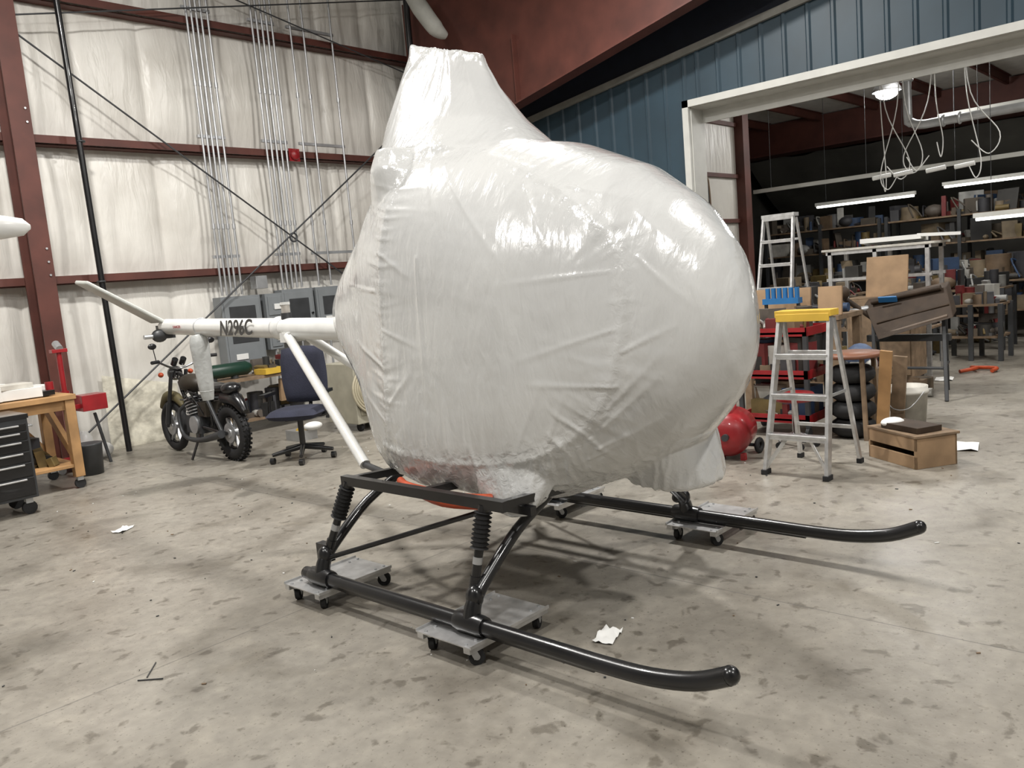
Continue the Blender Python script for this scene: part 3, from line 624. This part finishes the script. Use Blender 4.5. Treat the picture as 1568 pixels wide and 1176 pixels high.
for (x,y,a,l) in ((1.5,3.9,.9,.16),(1.45,3.8,2.3,.12)): b.box((x,y,.004),(l,.004,.005),DKG,(0,0,a))
b.box((2.05,1.42,.003),(.11,.02,.004),YEL,(0,0,-.2)); b.done('floor_debris')

# ---------------------------------------------------------------- helicopter
HEL=empty('helicopter',(3.42,2.8,0)); 
def hp(o): 
    o.parent=HEL; o.matrix_parent_inverse=Matrix.Translation((-3.42,-2.8,0)); return o
CX=3.42
WR=wrap_mat()
def loftmesh(rings):
    n=len(rings[0]);vs=[p for r in rings for p in r];fs=[]
    for i in range(len(rings)-1):
        for j in range(n): fs.append((i*n+j,i*n+(j+1)%n,(i+1)*n+(j+1)%n,(i+1)*n+j))
    fs.append(tuple(range(n))[::-1]); fs.append(tuple(range((len(rings)-1)*n,len(rings)*n)))
    return vs,fs
def sec(a,h,n,k=64,nl=None):
    out=[]
    for i in range(k):
        t=2*math.pi*i/k;c,s=math.cos(t),math.sin(t); m=n if (s>=0 or nl is None) else nl
        out.append((a*math.copysign(abs(c)**(2/m),c),h*math.copysign(abs(s)**(2/m),s)))
    return out
K=np.array([ # Y zt zb a n nl
(1.705,1.50,1.34,.06,2.0,2.0),(1.73,1.62,1.20,.15,2.0,2.0),(1.79,1.79,1.07,.27,2.05,2.05),(1.95,2.01,.90,.44,2.1,2.1),(2.2,2.20,.73,.58,2.2,2.5),(2.6,2.37,.58,.69,2.35,3.8),
(3.0,2.45,.58,.715,2.6,5.0),(3.38,2.48,.60,.715,2.9,5.4),(3.7,2.37,.62,.635,2.6,5.0),(3.80,2.30,.66,.59,2.5,4.0),(3.9,2.22,.80,.55,2.4,2.9),(4.02,2.13,.94,.51,2.3,2.4),(4.2,1.99,1.10,.44,2.1,2.1),(4.38,1.85,1.27,.33,2.0,2.0),(4.50,1.68,1.42,.16,2.0,2.0)])
ys=np.concatenate([np.linspace(1.705,2.2,16)[:-1],np.linspace(2.2,4.2,44)[:-1],np.linspace(4.2,4.50,10)])
rings=[]
for y in ys:
    zt,zb,a,n,nl=[np.interp(y,K[:,0],K[:,i]) for i in(1,2,3,4,5)]
    rings.append([(CX+p,y,(zt+zb)/2+q) for p,q in sec(a,(zt-zb)/2,n,72,nl)])
parts=[loftmesh(rings)]
T=[(3.30,.40,.40,2.05,0),(3.34,.52,.50,2.28,0),(3.39,.54,.42,2.44,.1),(3.45,.465,.30,2.61,.35),(3.475,.345,.185,2.83,.7),(3.475,.285,.12,2.96,.9),(3.47,.275,.09,3.03,1)]
rings=[]
for yc,bh,a,z,t in T:
    r=[]
    for p,q in sec(a,bh,2.3,48):
        y=yc+q; zz=z+(y-3.46)*.32*t-.085*t*max(0,1-((y-3.50)/.19)**2)
        r.append((CX+p,y,zz))
    rings.append(r)
parts.append(loftmesh(rings))
rings=[]
for cx,cy,z,a,h in((3.45,2.50,1.25,.42,.35),(3.47,2.36,1.0,.38,.31),(3.50,2.26,.84,.30,.26),(3.51,2.21,.72,.25,.23),(3.52,2.19,.635,.23,.215)):
    rings.append([(cx+p,cy+q,z) for p,q in sec(a,h,2.6,40)])
parts.append(loftmesh(rings))
rings=[]
for cx,cy,z,a,h in((3.15,3.42,2.1,.34,.26),(3.0,3.43,2.32,.21,.14),(2.94,3.44,2.44,.10,.08)):
    rings.append([(cx+p,cy+q,z) for p,q in sec(a,h,2.4,40)])
parts.append(loftmesh(rings))
rings=[]
for cx,cy,z,a,h in((3.02,2.85,1.0,.22,.34),(2.94,2.78,.78,.18,.28),(2.86,2.70,.64,.11,.17),(2.80,2.65,.575,.045,.06)):
    rings.append([(cx+p,cy+q,z) for p,q in sec(a,h,2.2,32)])
parts.append(loftmesh(rings))
me=D.meshes.new('wtmp'); vs=[];fs=[]
for v,f in parts:
    o=len(vs); vs+=v; fs+=[tuple(o+i for i in q) for q in f]
me.from_pydata(vs,[],fs); ob=D.objects.new('wtmp',me); COL.objects.link(ob)
bm=bmesh.new(); bm.from_mesh(me); bmesh.ops.recalc_face_normals(bm,faces=bm.faces); bm.to_mesh(me); bm.free()
r=ob.modifiers.new('r','REMESH'); r.mode='VOXEL'; r.voxel_size=.009; r.use_smooth_shade=True
s=ob.modifiers.new('s','SMOOTH'); s.factor=.8; s.iterations=18
dg=bpy.context.evaluated_depsgraph_get(); m2=D.meshes.new_from_object(ob.evaluated_get(dg)); D.objects.remove(ob)
n=len(m2.vertices); co=np.empty(n*3); m2.vertices.foreach_get('co',co); co=co.reshape(-1,3)
no=np.empty(n*3); m2.vertices.foreach_get('normal',no); no=no.reshape(-1,3)
def segd(P,pl):
    d=np.full(len(P),9.); S=np.zeros(len(P)); acc=0
    for a,c in zip(pl[:-1],pl[1:]):
        a=np.array(a);c=np.array(c);ab=c-a;L=np.linalg.norm(ab);t=np.clip(((P-a)@ab)/(ab@ab),0,1); dd=np.linalg.norm(P-(a+t[:,None]*ab),axis=1)
        w=dd<d; S=np.where(w,acc+t*L,S); d=np.minimum(d,dd); acc+=L
    return d,S
def chaikin(pl,k=3):
    P=[np.array(p) for p in pl]
    for _ in range(k):
        Q=[P[0]]
        for a,c in zip(P[:-1],P[1:]): Q+=[a*.75+c*.25,a*.25+c*.75]
        Q.append(P[-1]);P=Q
    return P
near=np.clip((3.30-co[:,0])/.3,0,1)
P2=co[:,1:3]
seams=[chaikin([(3.28,2.40),(3.36,2.0),(3.42,1.5),(3.46,1.1),(3.52,.8)]),chaikin([(3.58,.86),(3.2,.82),(2.8,.82),(2.5,.86),(2.22,1.02),(2.08,1.3),(2.03,1.6),(2.10,1.85),(2.4,2.12),(2.8,2.32),(3.2,2.42)])]
d0,s0=segd(P2,seams[0]); d1,s1=segd(P2,seams[1])
dS=np.minimum(d0,d1); sS=np.where(d0<d1,s0,s1+5)
lo=np.clip(1.3-co[:,2],0,1)
mS=np.exp(-(dS/(.05+.05*lo))**2)*near
hem=np.exp(-((co[:,2]-.68)/.12)**2)*(.35+.65*near)
top=np.exp(-((np.linalg.norm(co-np.array([2.95,3.42,2.40]),axis=1))/.14)**2)
tip=np.clip((co[:,2]-2.88)/.12,0,1)
toe=np.exp(-((np.linalg.norm(co-np.array([3.4,2.15,.70]),axis=1))/.25)**2)
collar=np.exp(-((co[:,2]-2.47)/.05)**2)*np.clip((co[:,1]-2.7)/.2,0,1)
crk=np.clip(mS*(.28+.6*lo)+hem*.6+top*.45+tip*.4+toe*.3+collar*.15,0,.9)
TL=[((3.05,2.30),(2.55,1.75)),((2.55,2.15),(2.35,1.80)),((2.08,1.45),(2.55,1.32)),((2.10,1.2),(2.5,1.22)),((2.80,.85),(2.72,1.30)),((3.0,.85),(2.98,1.15)),((2.6,.88),(2.40,1.25)),
    ((3.40,1.9),(3.15,1.75)),((3.42,1.5),(3.12,1.40)),((3.42,1.1),(3.2,1.28)),((2.0,1.75),(1.80,1.5)),((2.05,1.95),(1.85,1.75)),((2.2,1.0),(1.92,1.25)),((2.25,.9),(1.95,1.05)),
    ((3.2,2.4),(3.0,2.05)),((3.35,2.2),(3.6,1.9)),((3.45,1.7),(3.9,1.75)),((3.45,1.3),(3.85,1.45)),((3.5,1.0),(3.75,1.15)),((2.35,2.1),(2.05,2.0)),((2.1,1.7),(2.6,1.68)),((3.1,1.85),(3.1,1.1)),
    ((2.9,.85),(2.86,1.25)),((2.72,.86),(2.60,1.22)),((2.45,.92),(2.30,1.2)),((3.15,.85),(3.12,1.08)),((3.3,.85),(3.3,1.1)),((2.3,.85),(2.05,.98)),((2.15,1.1),(1.9,1.35)),((2.06,1.35),(1.86,1.45))]
tl=np.zeros(n)
for k,(a,c) in enumerate(TL):
    d,S=segd(P2,[a,c]); L=math.dist(a,c); u=np.clip(S/L,0,1)
    tl+=np.exp(-(d/(.007+.011*u))**2)*np.sqrt(np.clip(1-u,0,1))*(.0055 if k%2 else .0040)*near
nn=noise.noise
disp=np.zeros(n)
for i in range(n):
    x,y,z=co[i]
    a=nn(Vector((x*1.1+3,y*1.1,z*1.1)))*.014+nn(Vector((x*3+1,y*3,z*3)))*.004
    fold=0
    if near[i]>0 and dS[i]<.45:
        m=max(0,nn(Vector((sS[i]*2.3,7.7,0)))*1.6+.5)
        reach=.05+.20*max(0,nn(Vector((sS[i]*6,2.2,0)))+.25)+.05*lo[i]
        ws=math.exp(-(dS[i]/reach)**2)*near[i]*min(m,1)
        f1=nn(Vector((sS[i]*15+dS[i]*2,dS[i]*2.0,1.3)))
        fold+=(1-min(1,abs(f1)*3.0))*ws*(.0048+.009*lo[i])
    if z<1.25:
        hw=math.exp(-((z-.70)/.20)**2)*(.4+.9*max(0,nn(Vector((y*3,x*3,0)))+.4))
        f2=nn(Vector((y*19+z*3,x*13,z*2.0)))
        fold+=(1-min(1,abs(f2)*3))*hw*.009
    if z>2.5:
        f3=nn(Vector((math.atan2(x-CX,y-3.46)*2.6,z*1.2,4)))
        fold+=(1-min(1,abs(f3)*3.2))*.008*min(1,(z-2.5)/.4)
    c=crk[i]; w=0
    if c>.05:
        w=(1-abs(nn(Vector((x*9,y*12,z*9)))*2.2))*.007*c+(1-abs(nn(Vector((x*23,y*24+z*6,z*21)))*2))*.0045*c
    disp[i]=a+fold+w
disp+=tl
disp+=.006*np.exp(-(dS/.020)**2)*near
disp-=.008*crk
co2=co+no*disp[:,None]
m2.vertices.foreach_set('co',co2.ravel())
at=m2.attributes.new('crinkle','FLOAT','POINT'); at.data.foreach_set('value',np.clip(crk,0,1))
m2.materials.clear(); m2.materials.append(WR); m2.polygons.foreach_set('use_smooth',[True]*len(m2.polygons)); m2.polygons.foreach_set('material_index',[0]*len(m2.polygons)); m2.update()
w=D.objects.new('shrink_wrapped_cabin',m2); COL.objects.link(w); hp(w)

def skid(name,x,ty):
    b=Bd(); z=.155
    b.tube([(x,4.0,z),(x,3.9,z),(x,3.0,z),(x,2.2,z),(x,ty+.55,z+.0),(x,ty+.33,z+.01),(x,ty+.14,z+.045),(x,ty,z+.105)],[.034,.036,.036,.036,.036,.036,.036,.036],BLK,sub=4,n=16)
    b.sph((x,ty-.004,z+.108),(.036,.036,.036),BLK); b.tube([(x,3.95,z-.032),(x,ty+.6,z-.032)],.015,BLK,n=8)
    return hp(b.done(name))
XN,XF=2.46,4.38
skid('skid_near',XN,1.37); skid('skid_far',XF,1.31)
b=Bd()
for sx,x in((-1,XN),(1,XF)):
    q=lambda dx,y,z:(x+(-sx)*dx,y,z)
    for y,yt in((2.67,2.66),(3.85,3.82)):
        b.tube([q(.62,yt,.62),q(.36,y,.50),q(.12,y,.33),q(.03,y,.25),q(0,y,.16)],[.026,.028,.030,.038,.046],BLK,sub=4,n=14)
        b.lathe([(.045,-.09),(.050,-.06),(.050,.06),(.045,.09)],(x,y,.157),BLK,axis=(0,1,0),n=16)
        b.sph(q(.035,y,.27),(.04,.045,.055),BLK)
    b.beam(q(.14,2.52,.69),q(.14,3.74,.69),.045,.05,BLK); b.beam(q(.30,2.50,.63),q(.30,3.74,.63),.04,.04,BLK)
    for y in(2.56,3.1,3.70): b.beam(q(.12,y,.69),q(.75,y,.65),.04,.04,BLK)
    for y0,y1 in((2.66,2.70),(3.70,3.86)):
        A=Vector(q(.14,y0,.68));C=Vector(q(.06,y1,.27)); d=C-A
        b.cyl(A,A+d*.15,.028,BLK); 
        pts=[];rr=[]
        for i in range(17):
            t=.08+.40*i/16; pts.append(A+d*t); rr.append(.029 if i%2 else .045)
        b.tube(pts,rr,RUB,n=16)
        b.cyl(A+d*.48,A+d*.80,.022,BLK); b.cyl(A+d*.58,A+d*.66,.0235,STL); b.cyl(A+d*.80,C,.028,BLK); b.sph(C,.033,BLK)
    b.cyl(q(.04,3.82,.26),q(.38,2.72,.62),.014,BLK,n=10)
    b.box(q(.06,3.88,.28),(.05,.10,.1),BLK)
hp(b.done('landing_gear_struts'))
b=Bd(); b.tube([(2.76,3.45,.675),(2.685,3.30,.68),(2.665,3.05,.675),(2.685,2.85,.67),(2.76,2.76,.66)],.022,ORG,sub=5,n=12)
b.tube([(2.80,3.4,.62),(2.74,3.1,.60),(2.78,2.8,.61)],.022,ORG,sub=4,n=12); hp(b.done('orange_hose'))
b=Bd(); b.tube([(CX,4.1,1.44),(CX,5.0,1.47),(CX,7.40,1.545),(CX,7.46,1.547)],[.082,.080,.070,.055],BOOM,n=28)
for y in(5.55,6.75): b.torus((CX,y,1.487+(y-5.4)*.0305),.078-(y-5)*.003,.006,STL,axis=(0,1,.03))
b.lathe([(.08,0),(.09,.02),(.09,.08),(.08,.1)],(CX,5.45,1.485),BOOM,axis=(0,1,.03))
b.cyl((CX,5.42,1.55),(CX,5.42,1.60),.04,DKG); b.cyl((CX,5.42,1.60),(CX,5.42,1.66),.032,mat('beacon_lens',(.45,.42,.38),.2)); b.cyl((CX,5.42,1.66),(CX,5.42,1.68),.036,WHT)
b.box((CX,7.44,1.50),(.10,.16,.12),DKG); b.sph((CX-.08,7.40,1.47),(.07,.06,.06),DKG); b.cyl((CX-.05,7.4,1.47),(CX-.22,7.4,1.47),.02,STL)
WBL=mat('wrapped_blade',(.42,.43,.42),.4,bump=.3)
b.tube([(CX-.05,6.74,1.46),(CX-.05,6.73,1.38),(CX-.05,6.71,1.05),(CX-.05,6.70,.90)],[.055,.080,.066,.045],WBL,n=16,sub=3)
for k in range(7): b.torus((CX-.05,6.73-.004*k,1.37-.065*k),.075-.003*k,.004,WBL)
hp(b.done('tail_boom'))
b=Bd(); b.poly([(CX-.05,7.35,1.58),(CX-.05,7.60,1.58),(2.76,7.62,1.99),(2.76,7.37,1.97)],.035,mat('stabilizer_wrap',(.46,.47,.44),.4,bump=.2),(.5,0,.8)); hp(b.done('stabilizer',bevel=.012))
b=Bd()
b.tube([(CX-.07,5.32,1.43),(2.98,4.05,.66)],.034,BOOM,n=14); b.tube([(CX+.07,5.32,1.43),(3.86,4.05,.66)],.034,BOOM,n=14); b.box((CX,5.34,1.42),(.18,.12,.07),BOOM)
b.cyl((2.98,4.05,.66),(2.90,3.74,.65),.02,DKG); b.cyl((3.86,4.05,.66),(3.9,3.74,.65),.02,DKG); hp(b.done('boom_struts'))
tx=D.curves.new('registration','FONT'); tx.body='N296C'; tx.size=.17; tx.extrude=.001; tx.offset=.003; tx.align_x='CENTER'; tx.align_y='CENTER'; tx.shear=.25
tx.materials.append(BLK); t=D.objects.new('registration_letters',tx); COL.objects.link(t)
t.matrix_world=Matrix(((0,0,-1,CX-.082),(-1,0,0,6.05),(0,1,0,1.505),(0,0,0,1))); 
t.parent=HEL; t.matrix_parent_inverse=Matrix.Translation((-3.42,-2.8,0))
tx2=tx.copy(); tx2.body='DANGER'; tx2.size=.035; tx2.shear=0; tx2.offset=0; tx2.materials.clear(); tx2.materials.append(RED)
t2=D.objects.new('danger_label',tx2); COL.objects.link(t2); t2.matrix_world=Matrix(((0,0,-1,CX-.078),(-1,0,0,7.05),(0,1,0,1.54),(0,0,0,1))); t2.parent=HEL; t2.matrix_parent_inverse=Matrix.Translation((-3.42,-2.8,0))

def dolly(x0,x1,y0,y1,seed):
    b=Bd(); random.seed(seed)
    b.bb(x0,x1,y0,y1,.100,.105,ALU); b.bb(x0,x1,y0,y0+.006,.105,.116,ALU); b.bb(x0,x1,y1-.006,y1,.105,.116,ALU)
    b.bb(x0,x1,y0+.01,y0+.05,.075,.100,ALU); b.bb(x0,x1,y1-.05,y1-.01,.075,.1,ALU)
    for x in(x0+.05,x1-.05):
        for y in(y0+.05,y1-.05):
            a=random.uniform(-.8,.8); dx,dy=math.cos(a),math.sin(a)
            b.cyl((x,y,.074),(x,y,.1),.022,STL)
            px,py=-dy,dx
            for s in(-1,1): b.beam((x+px*s*.018,y+py*s*.018,.08),(x+px*s*.018+dx*.02,y+py*s*.018+dy*.02,.035),.003,.03,STL,up=(dx,dy,0))
            c=Vector((x+dx*.02,y+dy*.02,.038)); b.cyl(c-Vector((px,py,0))*.014,c+Vector((px,py,0))*.014,.038,RUB,n=20); b.cyl(c-Vector((px,py,0))*.016,c+Vector((px,py,0))*.016,.014,STL)
            for ox,oy in((-.03,0),(.03,0)): b.cyl((x+ox,y+oy,.105),(x+ox,y+oy,.111),.008,STL,n=6)
    return b.done(name='wheel_dolly')
dolly(2.34,2.88,2.56,2.93,1); dolly(2.36,2.86,3.74,4.09,2); dolly(4.26,4.80,2.40,2.76,3); dolly(4.28,4.82,3.63,3.98,4)

# ---------------------------------------------------------------- lights
def area(name,loc,size,power,target=None,col=(1,.975,.935),sy=None):
    l=D.lights.new(name,'AREA'); l.energy=power; l.color=col; l.shape='RECTANGLE'; l.size=size; l.size_y=sy or size
    o=D.objects.new(name,l); COL.objects.link(o); o.location=loc
    if target is not None: o.rotation_euler=(Vector(target)-Vector(loc)).to_track_quat('-Z','Y').to_euler()
    return o
area('high_bay_light_1',(6.6,5.2,6.0),.4,350,(6.4,5.0,0))
area('high_bay_light_2',(2.2,6.6,6.2),.4,370,(2.4,7.5,0))
area('high_bay_light_3',(.5,.8,6.6),.4,200,(1.2,1.2,0))
area('high_bay_light_4',(6.8,-.8,6.6),.4,290,(6,0,0))
area('front_fill_light_5',(-2.5,3.5,6.4),.4,190,(0,3,0))  # unseen fill light, added to brighten the near side of the wrap
area('front_fill_light_6',(2.2,-3.8,6.8),.4,200,(2.6,-1,0))  # added fill from behind the camera, lifts the wrap's front and its highlights
area('workshop_light_1',(13.5,3.8,4.3),.8,50,(13.5,3.8,0)); area('workshop_light_2',(11.5,1.0,4.3),.8,80,(11,1,0)); area('workshop_light_3',(16.2,4.5,3.6),1.5,18,(16.4,4.5,0),sy=.2)
pl=D.lights.new('workshop_lamp','POINT'); pl.energy=50; pl.shadow_soft_size=.12; po=D.objects.new('workshop_lamp_light',pl); po.location=(14,4.5,3.9); COL.objects.link(po)
W=D.worlds.new('world'); SC.world=W; W.use_nodes=True; W.node_tree.nodes['Background'].inputs[0].default_value=(.5,.52,.55,1); W.node_tree.nodes['Background'].inputs[1].default_value=.04

# ---------------------------------------------------------------- camera
f,p,r,yaw=1261.1,.1253,.0855,math.radians(42.933)
F=Vector((math.cos(yaw),math.sin(yaw),0));R=Vector((math.sin(yaw),-math.cos(yaw),0));Z=Vector((0,0,1))
fw=F*math.cos(p)-Z*math.sin(p);up=Z*math.cos(p)+F*math.sin(p)
rr=R*math.cos(r)-up*math.sin(r);uu=up*math.cos(r)+R*math.sin(r)
cd=D.cameras.new('camera'); cd.sensor_width=36; cd.lens=f/1568*36; cd.clip_start=.05; cd.clip_end=200
co_=D.objects.new('camera',cd); COL.objects.link(co_)
co_.matrix_world=Matrix(((rr.x,uu.x,-fw.x,0),(rr.y,uu.y,-fw.y,0),(rr.z,uu.z,-fw.z,1.7),(0,0,0,1)))
SC.camera=co_
